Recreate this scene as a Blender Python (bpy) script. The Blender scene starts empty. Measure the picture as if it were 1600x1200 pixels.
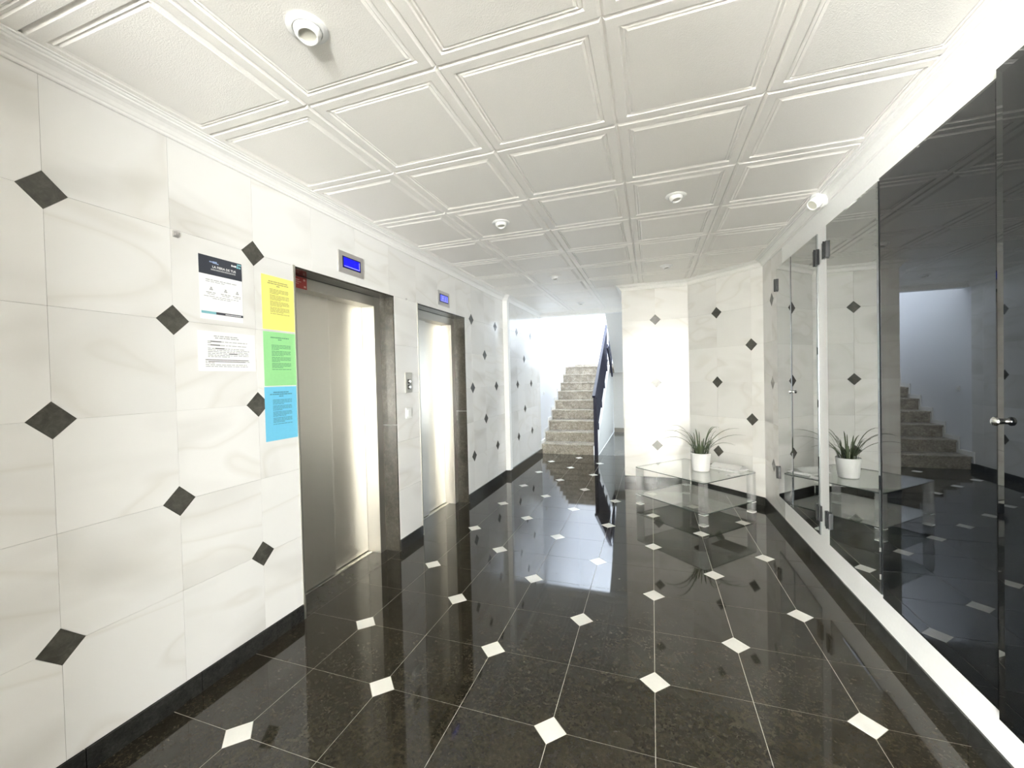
import bpy, bmesh, math, random
from mathutils import Matrix, Vector
random.seed(7)
scene = bpy.context.scene
C = scene.collection

# ------------------------------------------------------------------ camera
F_PX = 642.48
cam_d = bpy.data.cameras.new('camera')
cam_d.sensor_fit = 'HORIZONTAL'; cam_d.sensor_width = 36.0
cam_d.lens = F_PX / 1600.0 * 36.0
cam_d.clip_start = 0.02; cam_d.clip_end = 60
cam = bpy.data.objects.new('camera', cam_d); C.objects.link(cam)
_r = Vector((0.94666, 0.321336, -0.0240367)); _u = Vector((0.017532, 0.0231213, 0.999579)); _f = Vector((-0.3217567, 0.9466829, -0.0162544))
M_ = Matrix((_r, _u, -_f)).transposed().to_4x4(); M_.translation = Vector((0, 0, 1.4028))
cam.matrix_world = M_
scene.camera = cam

# ------------------------------------------------------------------ world, lights, exposure
world = bpy.data.worlds.new('daylight'); scene.world = world
world.use_nodes = True
bg = world.node_tree.nodes['Background']
bg.inputs['Color'].default_value = (0.80, 0.90, 1.0, 1); bg.inputs['Strength'].default_value = 1.0
def area(name, loc, rot, sx, sy, power, col):
    d = bpy.data.lights.new(name, 'AREA'); d.shape = 'RECTANGLE'; d.size = sx; d.size_y = sy
    d.energy = power; d.color = col
    o = bpy.data.objects.new(name, d); C.objects.link(o); o.location = loc; o.rotation_euler = rot
    return o
# added fill outside unseen lobby and passage windows; daylight over the stairwell roof light
area('side_fill', (-2.42, -5.8, 1.15), (0, math.radians(-110), 0), 2.1, 2.9, 2250, (1.0, 0.992, 0.975))
area('side_fill', (1.55, -5.8, 1.15), (0, math.radians(110), 0), 2.1, 2.9, 2050, (1.0, 0.992, 0.975))
area('passage_fill', (1.42, 8.1, 1.3), (0, math.radians(90), 0), 1.9, 3.6, 10, (0.95, 0.97, 1.0))
area('stairwell_daylight', (-0.9, 9.2, 5.15), (0, 0, 0), 1.9, 2.6, 105, (0.86, 0.93, 1.0))
scene.view_settings.view_transform = 'Standard'
scene.view_settings.look = 'None'
scene.view_settings.exposure = 1.54
scene.view_settings.gamma = 1.0
scene.view_settings.use_curve_mapping = False

# ------------------------------------------------------------------ key measures (metres)
XL = -1.975; XR = 1.10; XL2 = -1.93; H = 2.547
YB = 5.52; YH = 7.30; YE = -7.60
BBH = 0.088

# ------------------------------------------------------------------ materials
def mat(name):
    m = bpy.data.materials.new(name); m.use_nodes = True
    nt = m.node_tree; b = nt.nodes['Principled BSDF']
    return m, nt, b
def N(nt, t, **kw):
    n = nt.nodes.new(t)
    for k, v in kw.items():
        if k in n.inputs: n.inputs[k].default_value = v
        else: setattr(n, k, v)
    return n
def plain(name, col, rough=0.5, metal=0.0, spec=None, bump=0.0, bscale=60):
    m, nt, b = mat(name)
    tc = N(nt, 'ShaderNodeTexCoord')
    nz = N(nt, 'ShaderNodeTexNoise', Scale=bscale, Detail=3.0)
    nt.links.new(tc.outputs['Object'], nz.inputs['Vector'])
    rp = N(nt, 'ShaderNodeMapRange'); rp.inputs['To Min'].default_value = 0.95; rp.inputs['To Max'].default_value = 1.04
    nt.links.new(nz.outputs['Fac'], rp.inputs['Value'])
    mx = N(nt, 'ShaderNodeVectorMath', operation='SCALE'); mx.inputs[0].default_value = col[:3]
    nt.links.new(rp.outputs['Result'], mx.inputs['Scale'])
    nt.links.new(mx.outputs['Vector'], b.inputs['Base Color'])
    b.inputs['Roughness'].default_value = rough; b.inputs['Metallic'].default_value = metal
    if spec is not None: b.inputs['Specular IOR Level'].default_value = spec
    if bump:
        bp = N(nt, 'ShaderNodeBump'); bp.inputs['Strength'].default_value = bump; bp.inputs['Distance'].default_value = 0.002
        nt.links.new(nz.outputs['Fac'], bp.inputs['Height']); nt.links.new(bp.outputs['Normal'], b.inputs['Normal'])
    return m
def tile_coords(nt):
    """object coordinates shifted by a random amount for every tile"""
    tc = N(nt, 'ShaderNodeTexCoord'); oi = N(nt, 'ShaderNodeObjectInfo')
    sc = N(nt, 'ShaderNodeVectorMath', operation='SCALE'); sc.inputs[0].default_value = (37.0, 19.0, 53.0)
    nt.links.new(oi.outputs['Random'], sc.inputs['Scale'])
    ad = N(nt, 'ShaderNodeVectorMath', operation='ADD')
    nt.links.new(tc.outputs['Object'], ad.inputs[0]); nt.links.new(sc.outputs['Vector'], ad.inputs[1])
    return ad.outputs['Vector'], oi
def ramp(nt, stops):
    r = N(nt, 'ShaderNodeValToRGB'); e = r.color_ramp.elements
    e[0].position, e[0].color = stops[0][0], (*stops[0][1], 1); e[1].position, e[1].color = stops[-1][0], (*stops[-1][1], 1)
    for p, c in stops[1:-1]:
        x = e.new(p); x.color = (*c, 1)
    return r
def marble(name, base, vein, rough=0.17):
    m, nt, b = mat(name)
    v, oi = tile_coords(nt)
    mp = N(nt, 'ShaderNodeMapping'); mp.inputs['Rotation'].default_value = (0.2, 0.3, 0.9)
    mp.inputs['Scale'].default_value = (1.0, 2.6, 1.0)
    nt.links.new(v, mp.inputs['Vector'])
    n1 = N(nt, 'ShaderNodeTexNoise', Scale=1.1, Detail=2.5, Roughness=0.45, Distortion=0.5)
    nt.links.new(mp.outputs['Vector'], n1.inputs['Vector'])
    r1 = ramp(nt, [(0.30, vein), (0.47, base), (0.62, base), (0.85, tuple(0.5 * (a + c) for a, c in zip(base, vein)))])
    nt.links.new(n1.outputs['Fac'], r1.inputs['Fac'])
    n2 = N(nt, 'ShaderNodeTexNoise', Scale=0.8, Detail=1.5, Distortion=0.7)
    nt.links.new(mp.outputs['Vector'], n2.inputs['Vector'])
    r2 = ramp(nt, [(0.47, (1, 1, 1)), (0.495, (0.86, 0.84, 0.80)), (0.505, (0.95, 0.94, 0.92)), (0.55, (1, 1, 1))])
    nt.links.new(n2.outputs['Fac'], r2.inputs['Fac'])
    # slab to slab tone
    mr = N(nt, 'ShaderNodeMapRange'); mr.inputs['To Min'].default_value = 0.93; mr.inputs['To Max'].default_value = 1.02
    nt.links.new(oi.outputs['Random'], mr.inputs['Value'])
    mm = N(nt, 'ShaderNodeMixRGB', blend_type='MULTIPLY'); mm.inputs['Fac'].default_value = 0.55
    nt.links.new(r1.outputs['Color'], mm.inputs['Color1']); nt.links.new(r2.outputs['Color'], mm.inputs['Color2'])
    sc = N(nt, 'ShaderNodeVectorMath', operation='SCALE')
    nt.links.new(mm.outputs['Color'], sc.inputs[0]); nt.links.new(mr.outputs['Result'], sc.inputs['Scale'])
    nt.links.new(sc.outputs['Vector'], b.inputs['Base Color'])
    b.inputs['Roughness'].default_value = rough
    return m
def granite(name, c0, c1, c2, rough, scale=28.0, spec=0.5):
    m, nt, b = mat(name)
    v, oi = tile_coords(nt)
    n1 = N(nt, 'ShaderNodeTexNoise', Scale=scale, Detail=6.0, Roughness=0.7, Distortion=0.6)
    n2 = N(nt, 'ShaderNodeTexNoise', Scale=scale * 0.17, Detail=3.0, Distortion=0.8)
    nt.links.new(v, n1.inputs['Vector']); nt.links.new(v, n2.inputs['Vector'])
    r1 = ramp(nt, [(0.34, c0), (0.52, c1), (0.68, c2)])
    nt.links.new(n1.outputs['Fac'], r1.inputs['Fac'])
    mr = N(nt, 'ShaderNodeMapRange'); mr.inputs['From Min'].default_value = 0.3; mr.inputs['From Max'].default_value = 0.7
    mr.inputs['To Min'].default_value = 0.72; mr.inputs['To Max'].default_value = 1.25
    nt.links.new(n2.outputs['Fac'], mr.inputs['Value'])
    sc = N(nt, 'ShaderNodeVectorMath', operation='SCALE')
    nt.links.new(r1.outputs['Color'], sc.inputs[0]); nt.links.new(mr.outputs['Result'], sc.inputs['Scale'])
    nt.links.new(sc.outputs['Vector'], b.inputs['Base Color'])
    b.inputs['Roughness'].default_value = rough; b.inputs['Specular IOR Level'].default_value = spec
    return m
def steel(name, col, rough):
    m, nt, b = mat(name)
    tc = N(nt, 'ShaderNodeTexCoord')
    mp = N(nt, 'ShaderNodeMapping'); mp.inputs['Scale'].default_value = (9, 9, 500)
    nt.links.new(tc.outputs['Object'], mp.inputs['Vector'])
    n = N(nt, 'ShaderNodeTexNoise', Scale=1.0, Detail=3.0); nt.links.new(mp.outputs['Vector'], n.inputs['Vector'])
    mr = N(nt, 'ShaderNodeMapRange'); mr.inputs['To Min'].default_value = rough - 0.08; mr.inputs['To Max'].default_value = rough + 0.10
    nt.links.new(n.outputs['Fac'], mr.inputs['Value']); nt.links.new(mr.outputs['Result'], b.inputs['Roughness'])
    b.inputs['Base Color'].default_value = (*col, 1); b.inputs['Metallic'].default_value = 1.0
    return m
def dark_glass(name, col, ior, rough=0.015):
    m, nt, b = mat(name)
    tc = N(nt, 'ShaderNodeTexCoord'); nz = N(nt, 'ShaderNodeTexNoise', Scale=1.2, Detail=1.0)
    nt.links.new(tc.outputs['Object'], nz.inputs['Vector'])
    bp = N(nt, 'ShaderNodeBump'); bp.inputs['Strength'].default_value = 0.02; bp.inputs['Distance'].default_value = 0.002
    nt.links.new(nz.outputs['Fac'], bp.inputs['Height']); nt.links.new(bp.outputs['Normal'], b.inputs['Normal'])
    b.inputs['Base Color'].default_value = (*col, 1); b.inputs['Roughness'].default_value = rough
    b.inputs['IOR'].default_value = ior
    return m
def clear_glass(name, tint, gl=0.12):
    """architectural glass: tinted see-through sheet with Fresnel reflection"""
    m = bpy.data.materials.new(name); m.use_nodes = True; nt = m.node_tree; nt.nodes.clear()
    out = N(nt, 'ShaderNodeOutputMaterial'); tr = N(nt, 'ShaderNodeBsdfTransparent'); tr.inputs['Color'].default_value = (*tint, 1)
    g = N(nt, 'ShaderNodeBsdfGlossy'); g.inputs['Roughness'].default_value = 0.01; g.inputs['Color'].default_value = (1, 1, 1, 1)
    ior = 1.0 + gl * 4
    fr = N(nt, 'ShaderNodeFresnel'); ge = N(nt, 'ShaderNodeNewGeometry')
    mr = N(nt, 'ShaderNodeMapRange'); mr.inputs['To Min'].default_value = ior; mr.inputs['To Max'].default_value = 1.0 / ior
    nt.links.new(ge.outputs['Backfacing'], mr.inputs['Value']); nt.links.new(mr.outputs['Result'], fr.inputs['IOR'])
    mx = N(nt, 'ShaderNodeMixShader')
    nt.links.new(fr.outputs['Fac'], mx.inputs['Fac']); nt.links.new(tr.outputs['BSDF'], mx.inputs[1]); nt.links.new(g.outputs['BSDF'], mx.inputs[2])
    nt.links.new(mx.outputs['Shader'], out.inputs['Surface'])
    return m
def emit(name, col, st):
    m, nt, b = mat(name)
    b.inputs['Base Color'].default_value = (*[c * 0.3 for c in col], 1); b.inputs['Roughness'].default_value = 0.2
    b.inputs['Emission Color'].default_value = (*col, 1); b.inputs['Emission Strength'].default_value = st
    return m

MARBLE = marble('white_marble', (0.82, 0.812, 0.787), (0.69, 0.677, 0.645))
SLATE = granite('slate_diamond', (0.058, 0.056, 0.047), (0.078, 0.075, 0.063), (0.105, 0.10, 0.085), 0.25, 35)
BLACKST = granite('black_granite', (0.018, 0.018, 0.017), (0.026, 0.026, 0.024), (0.038, 0.038, 0.035), 0.12, 70)
JAMBST = granite('brown_granite', (0.030, 0.026, 0.019), (0.044, 0.039, 0.029), (0.068, 0.062, 0.047), 0.14, 40)
FLOORST = granite('floor_granite', (0.020, 0.0165, 0.0105), (0.030, 0.0255, 0.017), (0.050, 0.043, 0.030), 0.04, 75, 0.55)
GROUT = plain('grout', (0.50, 0.48, 0.43), 0.8)
WGROUT = plain('wall_grout', (0.80, 0.79, 0.75), 0.7)
INSET = plain('white_inset', (0.86, 0.85, 0.80), 0.10)
PLASTER = plain('ceiling_plaster', (0.94, 0.915, 0.87), 0.42, bump=0.55, bscale=220)
PAINT = plain('white_paint', (0.87, 0.87, 0.85), 0.45)
CORNICE = plain('cornice_plaster', (0.86, 0.85, 0.82), 0.40)
STAIRPAINT = plain('stairwell_paint', (0.86, 0.88, 0.92), 0.6)
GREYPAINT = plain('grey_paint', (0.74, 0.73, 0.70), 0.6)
STEEL = steel('brushed_steel', (0.80, 0.77, 0.705), 0.34)
STEELF = steel('frame_steel', (0.56, 0.54, 0.49), 0.42)
CHROME = plain('chrome', (0.8, 0.8, 0.78), 0.12, 1.0)
GREYMETAL = plain('grey_plate', (0.52, 0.50, 0.48), 0.35, 0.6)
BLACKMETAL = plain('black_hinge', (0.02, 0.021, 0.022), 0.35, 0.3)
NAVY = plain('navy_metal', (0.012, 0.013, 0.035), 0.5, 0.0, 0.3)
STAIRST = granite('stair_granite', (0.22, 0.19, 0.15), (0.36, 0.325, 0.27), (0.52, 0.48, 0.42), 0.25, 45)
PASSFLOOR = granite('passage_floor', (0.10, 0.10, 0.09), (0.16, 0.16, 0.15), (0.22, 0.22, 0.20), 0.10, 30)
GLASS_A = dark_glass('smoked_glass', (0.004, 0.005, 0.006), 1.80)
GLASS_B = dark_glass('mirror_smoked_glass', (0.50, 0.52, 0.525), 1.5); GLASS_B.node_tree.nodes['Principled BSDF'].inputs['Metallic'].default_value = 1.0
TABLEGLASS = clear_glass('table_glass', (0.86, 0.88, 0.865), 0.135)
PANEGLASS = clear_glass('pane_glass', (0.95, 0.97, 0.97), 0.10)
ACRYL = clear_glass('acrylic', (0.985, 0.988, 0.985), 0.13)
_nt = ACRYL.node_tree; _o = [n for n in _nt.nodes if n.type == 'OUTPUT_MATERIAL'][0]; _src = _o.inputs['Surface'].links[0].from_socket
_df = N(_nt, 'ShaderNodeBsdfTranslucent'); _df.inputs['Color'].default_value = (0.95, 0.95, 0.95, 1)
_dd = N(_nt, 'ShaderNodeBsdfDiffuse'); _dd.inputs['Color'].default_value = (0.95, 0.95, 0.95, 1)
_m0 = N(_nt, 'ShaderNodeMixShader'); _m0.inputs['Fac'].default_value = 0.5; _nt.links.new(_df.outputs['BSDF'], _m0.inputs[1]); _nt.links.new(_dd.outputs['BSDF'], _m0.inputs[2])
_m1 = N(_nt, 'ShaderNodeMixShader'); _m1.inputs['Fac'].default_value = 0.10; _nt.links.new(_src, _m1.inputs[1]); _nt.links.new(_m0.outputs['Shader'], _m1.inputs[2])
_nt.links.new(_m1.outputs['Shader'], _o.inputs['Surface'])
WHITEPL = plain('white_plastic', (0.88, 0.88, 0.86), 0.30)
POT = plain('white_ceramic', (0.90, 0.90, 0.89), 0.28)
LEAF = plain('leaf_green', (0.085, 0.115, 0.055), 0.45, bscale=15)
SOIL = plain('soil', (0.05, 0.04, 0.03), 0.9)
PAPER = plain('paper_white', (0.90, 0.90, 0.89), 0.55)
PAPERY = plain('paper_yellow', (0.88, 0.83, 0.22), 0.6)
PAPERG = plain('paper_green', (0.33, 0.72, 0.31), 0.6)
PAPERB = plain('paper_blue', (0.17, 0.57, 0.80), 0.6)
INK = plain('ink', (0.12, 0.12, 0.12), 0.6)
INKL = plain('ink_pale', (0.40, 0.40, 0.40), 0.6)
INKY = plain('ink_on_yellow', (0.42, 0.38, 0.12), 0.6)
INKG = plain('ink_on_green', (0.13, 0.36, 0.17), 0.6)
INKB = plain('ink_on_blue', (0.08, 0.26, 0.37), 0.6)
BANNER = plain('poster_navy', (0.045, 0.05, 0.065), 0.3)
TEAL = plain('poster_teal', (0.22, 0.50, 0.55), 0.4)
LILAC = plain('poster_glow', (0.30, 0.38, 0.58), 0.4)
RED = plain('red_sticker', (0.45, 0.055, 0.045), 0.45)
LENS = plain('lamp_lens', (0.55, 0.54, 0.47), 0.25)
SCREEN = emit('blue_screen', (0.0, 0.0, 1.0), 0.34)
SCREENL = emit('blue_screen_bright', (0.13, 0.16, 1.0), 0.32)
SCREENT = emit('screen_pale', (0.45, 0.45, 1.0), 0.36)
SCREEND = plain('screen_surround', (0.01, 0.01, 0.06), 0.2)
ALU = plain('aluminium', (0.55, 0.55, 0.55), 0.4, 0.9)

# ------------------------------------------------------------------ mesh helpers
def link(name, me, m, parent=None, mw=None):
    o = bpy.data.objects.new(name, me); C.objects.link(o)
    if m is not None and len(me.materials) == 0: me.materials.append(m)
    if parent is not None: o.parent = parent
    if mw is not None: o.matrix_local = mw
    return o
def empty(name, loc=(0, 0, 0), rz=0.0):
    o = bpy.data.objects.new(name, None); C.objects.link(o); o.location = loc; o.rotation_euler = (0, 0, rz); o.empty_display_size = 0.1
    return o
def tag(o, label=None, cat=None, group=None, kind=None):
    if label: o['label'] = label
    if cat: o['category'] = cat
    if group: o['group'] = group
    if kind: o['kind'] = kind
    return o
def struct(o, label=None): return tag(o, label=label, kind='structure')
class MB:
    def __init__(s): s.v = []; s.f = []
    def box(s, x0, x1, y0, y1, z0, z1):
        b = len(s.v)
        s.v += [(x0, y0, z0), (x1, y0, z0), (x1, y1, z0), (x0, y1, z0), (x0, y0, z1), (x1, y0, z1), (x1, y1, z1), (x0, y1, z1)]
        s.f += [tuple(b + i for i in q) for q in ((0, 3, 2, 1), (4, 5, 6, 7), (0, 1, 5, 4), (1, 2, 6, 5), (2, 3, 7, 6), (3, 0, 4, 7))]
        return s
    def prism(s, poly, z0, z1):
        """polygon (ccw) in xy extruded z0..z1"""
        b = len(s.v); n = len(poly)
        s.v += [(x, y, z0) for x, y in poly] + [(x, y, z1) for x, y in poly]
        s.f.append(tuple(b + i for i in reversed(range(n)))); s.f.append(tuple(b + n + i for i in range(n)))
        for i in range(n):
            j = (i + 1) % n; s.f.append((b + i, b + j, b + n + j, b + n + i))
        return s
    def lathe(s, prof, n=24, mw=None):
        b = len(s.v); m = len(prof)
        for i in range(n):
            a = 2 * math.pi * i / n
            for r, z in prof:
                p = Vector((r * math.cos(a), r * math.sin(a), z))
                if mw is not None: p = mw @ p
                s.v.append(tuple(p))
        for i in range(n):
            j = (i + 1) % n
            for k in range(m - 1):
                s.f.append((b + i * m + k, b + j * m + k, b + j * m + k + 1, b + i * m + k + 1))
        return s
    def tube(s, p0, p1, r, n=10):
        p0 = Vector(p0); p1 = Vector(p1); d = p1 - p0; L = d.length
        q = d.to_track_quat('Z', 'Y').to_matrix().to_4x4(); q.translation = p0
        return s.lathe([(0.0, 0), (r, 0), (r, L), (0.0, L)], n, q)
    def beam(s, p0, p1, w, h):
        """rectangular bar; w sideways (horizontal), h the other way"""
        p0 = Vector(p0); p1 = Vector(p1); d = (p1 - p0).normalized()
        sd = d.cross(Vector((0, 0, 1)));  sd = sd.normalized() if sd.length > 1e-4 else Vector((1, 0, 0))
        up = sd.cross(d); b = len(s.v)
        for p in (p0, p1):
            for a, c in ((-1, -1), (1, -1), (1, 1), (-1, 1)):
                s.v.append(tuple(p + sd * a * w / 2 + up * c * h / 2))
        s.f += [tuple(b + i for i in q) for q in ((0, 1, 2, 3), (7, 6, 5, 4), (0, 4, 5, 1), (1, 5, 6, 2), (2, 6, 7, 3), (3, 7, 4, 0))]
        return s
    def mesh(s, name, smooth=False, bevel=0.0):
        me = bpy.data.meshes.new(name); me.from_pydata(s.v, [], s.f); me.update()
        bm = bmesh.new(); bm.from_mesh(me)
        bmesh.ops.remove_doubles(bm, verts=bm.verts, dist=1e-6)
        bmesh.ops.recalc_face_normals(bm, faces=bm.faces)
        if bevel:
            bmesh.ops.bevel(bm, geom=list(bm.edges), offset=bevel, segments=2, affect='EDGES', profile=0.6)
        bm.to_mesh(me); bm.free()
        if smooth:
            for p in me.polygons: p.use_smooth = True
            try: me.set_sharp_from_angle(angle=math.radians(38))
            except Exception: pass
        return me
    def build(s, name, m, parent=None, mw=None, smooth=False, bevel=0.0):
        return link(name, s.mesh(name, smooth, bevel), m, parent, mw)
def frame(o, x, y):
    x = Vector(x).normalized(); y = Vector(y).normalized(); z = x.cross(y)
    m = Matrix((x, y, z)).transposed().to_4x4(); m.translation = Vector(o); return m
Z = (0, 0, 1)
FL = frame((XL, 0, 0), (0, 1, 0), Z)         # left wall: u = world y
FL2 = frame((XL2, 0, 0), (0, 1, 0), Z)
FR = frame((XR, 0, 0), (0, -1, 0), Z)        # right wall: u = -world y
FB = frame((0, YB, 0), (1, 0, 0), Z)         # back wall: u = world x
S2 = math.sqrt(0.5)
FD = frame((0.44, YB, 0), (S2, -S2, 0), Z)   # diagonal wall
FF = frame((0, 0, 0), (1, 0, 0), (0, 1, 0))  # floor

_cache = {}
D = 0.066
def cut_poly(w, h, cuts, g):
    """rectangle w x h (gap g all round) with chosen corners cut for the diamonds; cuts = (bl, br, tr, tl)"""
    x0, x1, y0, y1 = g, w - g, g, h - g; d = D + g * 0.4; p = []
    p += [(g, d), (d, g)] if cuts[0] else [(x0, y0)]
    p += [(w - d, g), (w - g, d)] if cuts[1] else [(x1, y0)]
    p += [(w - g, h - d), (w - d, h - g)] if cuts[2] else [(x1, y1)]
    p += [(d, h - g), (g, h - d)] if cuts[3] else [(x0, y1)]
    return p
def tile_mesh(name, w, h, cuts, g, t, m):
    key = (name, round(w, 3), round(h, 3), cuts, g, t)
    if key not in _cache:
        me = MB().prism(cut_poly(w, h, cuts, g), -t, 0).mesh(name); me.materials.append(m); _cache[key] = me
    return _cache[key]
def diamond_mesh(name, g, t, m):
    key = (name, g, t)
    if key not in _cache:
        d = D - g
        me = MB().prism([(0, -d), (d, 0), (0, d), (-d, 0)], -t, 0).mesh(name); me.materials.append(m); _cache[key] = me
    return _cache[key]
def near(a, lst): return any(abs(a[0] - b[0]) < 0.004 and abs(a[1] - b[1]) < 0.004 for b in lst)
def lay(parent, fr, us, vs, dia, g, t, m, tname='tile', skip=None, jitter=0.0):
    for i in range(len(us) - 1):
        for j in range(len(vs) - 1):
            u0, u1, v0, v1 = us[i], us[i + 1], vs[j], vs[j + 1]
            if skip and skip((u0 + u1) / 2, (v0 + v1) / 2): continue
            w, h = u1 - u0, v1 - v0
            if w < 0.01 or h < 0.01: continue
            ok = min(w, h) > D * 1.3
            cuts = tuple(ok and near(c, dia) for c in ((u0, v0), (u1, v0), (u1, v1), (u0, v1)))
            me = tile_mesh(tname, w, h, cuts, g, t, m)
            link(tname, me, None, parent, fr @ Matrix.Translation((u0, v0, random.uniform(-jitter, jitter))))
def put_diamonds(parent, fr, dia, g, t, m, name='diamond_tile'):
    for u, v in dia: link(name, diamond_mesh(name, g, t, m), None, parent, fr @ Matrix.Translation((u, v, 0)))

# ------------------------------------------------------------------ floor
fl = MB().box(-2.45, 1.4, YE - 0.3, YH, -0.2, -0.0012).build('floor', GROUT)
struct(fl, 'polished dark granite floor with small white diamond insets')
FX0, FDX, FY0, FDY = -1.5934, 0.3957, 1.5626, 0.3881
us = [FX0 + FDX * i for i in range(-1, 8)]; us[0] = XL + 0.001; us[-1] = XR - 0.001
vs = [FY0 + FDY * j for j in range(-6, 15)] + [YH - 0.001]
MB().box(XL + 0.001, XR - 0.001, YE, vs[0] - 0.0013, -0.006, 0.0).build('floor_slab', FLOORST, fl)
fdia = []
for i in range(0, 7):
    for j in range(-5, 15):
        if (i + j) % 2:
            p = (FX0 + FDX * i, FY0 + FDY * j)
            if p[1] > YB - 0.12 and p[0] > -0.45: continue
            if p[0] + p[1] > 5.96 - 0.15: continue
            fdia.append(p)
lay(fl, FF, us, vs, fdia, 0.0014, 0.006, FLOORST, 'floor_tile', skip=lambda x, y: (y > YB + 0.25 and x > -0.2), jitter=0.00015)
put_diamonds(fl, FF, fdia, 0.0008, 0.0055, INSET, 'inset_tile')
# granite strips inside the two lift recesses
for y0 in (1.88, 3.22):
    MB().box(-2.185, XL, y0, y0 + 0.995, -0.004, 0.0002).build('recess_slab', JAMBST, fl)
pf = MB().box(-0.9, 1.3, YH, 10.4, -0.2, 0.0).build('floor_passage', PASSFLOOR); struct(pf, 'grey polished floor of the passage beside the stairs')

# ------------------------------------------------------------------ ceiling
ceil = MB().box(-2.3, 1.4, YE - 0.3, YH + 0.02, H + 0.012, H + 0.2).build('ceiling', PLASTER)
struct(ceil, 'white coffered ceiling of square moulded panels')
def ceiling_panel(w, h):
    rings = [(0.0006, 0.012), (0.010, 0.0), (0.048, 0.0), (0.052, 0.007), (0.064, 0.0005), (0.068, 0.0045), (0.077, -0.001)]
    v = []; f = []
    for ins, z in rings:
        a = ins
        v += [(-w / 2 + a, -h / 2 + a, z), (w / 2 - a, -h / 2 + a, z), (w / 2 - a, h / 2 - a, z), (-w / 2 + a, h / 2 - a, z)]
    n = len(rings)
    for k in range(n - 1):
        for i in range(4):
            j = (i + 1) % 4
            f.append((4 * k + i, 4 * (k + 1) + i, 4 * (k + 1) + j, 4 * k + j))
    f.append(tuple(4 * (n - 1) + i for i in (3, 2, 1, 0)))
    f.append((0, 1, 2, 3))
    me = bpy.data.meshes.new('ceiling_panel'); me.from_pydata(v, [], f); me.update()
    bm = bmesh.new(); bm.from_mesh(me); bmesh.ops.recalc_face_normals(bm, faces=bm.faces); bm.to_mesh(me); bm.free()
    me.materials.append(PLASTER); return me
CX0, CY0 = -1.3322, 1.3708
pm = ceiling_panel(0.6, 0.6)
def panel_ok(x, y):
    if y - 0.3 > YB + 0.05 and x + 0.3 > -0.1: return False
    return True
for i in range(-1, 4):
    for j in range(-14, 10):
        x, y = CX0 + 0.6 * (i + 0.5), CY0 + 0.6 * (j + 0.5)
        if panel_ok(x, y) and y - 0.3 > YE - 0.2 and y + 0.3 < YH + 0.1:
            link('ceiling_panel', pm, None, ceil, Matrix.Translation((x, y, H)))

# ------------------------------------------------------------------ walls
VZ = [BBH + 0.002, 0.4955, 0.8935, 1.2914, 1.6894, 2.0874]
TOP = 2.505
T = 0.008; G = 0.0005
def base_boxes(name, boxes, m, label):
    b = MB()
    for x in boxes: b.box(*x)
    o = b.build(name, m); struct(o, label); return o
XB = XL - T                      # rough wall face behind the tiles
D1 = (1.88, 2.875); D2 = (3.22, 4.215); DTOP = 2.0874
wl = base_boxes('wall_left', [(-2.3, XB, YE, -7.3, -0.1, H + 0.1), (-2.3, XB, -7.3, -4.3, -0.1, 0.05), (-2.3, XB, -7.3, -4.3, 2.25, H + 0.1), (-2.3, XB, -4.3, D1[0], -0.1, H + 0.1), (-2.3, XB, D1[1], D2[0], -0.1, H + 0.1), (-2.3, XB, D2[1], 5.47, -0.1, H + 0.1),
                              (-2.3, XB, D1[0], D1[1], DTOP, H + 0.1), (-2.3, XB, D2[0], D2[1], DTOP, H + 0.1)], WGROUT,
                'white marble tiled wall with small dark diamonds and two lifts')
colsA = [0.8361 + 0.3958 * k for k in range(-3, 3)]
us1 = colsA + [D1[0]]
MB().box(XB, XL, YE, -7.3, BBH, TOP).box(XB, XL, -7.3, -4.3, 2.25, TOP).box(XB, XL, -4.3, colsA[0] - G, BBH, TOP).build('marble_slab', MARBLE, wl)
dA = []
for k, c in zip(range(-3, 3), colsA):
    if k == -3: continue
    for rI in range(5):
        if (k + rI) % 2 == 0: dA.append((c, VZ[5 - rI]))
colsB = [4.391, 4.776, 5.161]
dB = [(c, VZ[5 - rI]) for k, c in enumerate(colsB) for rI in range(5) if (k + rI) % 2 == 0]
lay(wl, FL, us1, VZ, dA, G, T - 0.001, MARBLE)
lay(wl, FL, [D1[1], D2[0]], VZ, [], G, T - 0.001, MARBLE)
lay(wl, FL, [D2[1]] + colsB + [5.47], VZ, dB, G, T - 0.001, MARBLE)
ust = us1[:-1] + [0.8361 + 0.3958 * k for k in range(3, 9)] + colsB + [5.47]
lay(wl, FL, ust, [VZ[5], TOP], dA + dB, G, T - 0.001, MARBLE)
put_diamonds(wl, FL, dA + dB, 0.0006, T - 0.0005, SLATE)
# pilaster at the end of the lift wall and the tiled stretch beyond it
pil = MB().box(-2.3, -1.905, 5.47, 5.555, BBH, H + 0.05).build('wall_pilaster', PAINT, bevel=0.004); struct(pil, 'narrow white corner pilaster past the second lift')
wl2 = base_boxes('wall_left_far', [(-2.3, XL2 - T, 5.555, YH - 0.02, -0.1, H + 0.1)], WGROUT, 'white marble tiled wall with dark diamonds leading to the stairs')
cols2 = [5.55, 5.948, 6.31, 6.69, 7.07, YH - 0.02]
d2 = [(c, VZ[5 - rI]) for k, c in enumerate(cols2[1:4]) for rI in range(5) if (k + rI) % 2 == 0]
lay(wl2, FL2, [5.556] + cols2[1:], VZ + [TOP], d2, G, T - 0.001, MARBLE)
put_diamonds(wl2, FL2, d2, 0.0006, T - 0.0005, SLATE)
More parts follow.
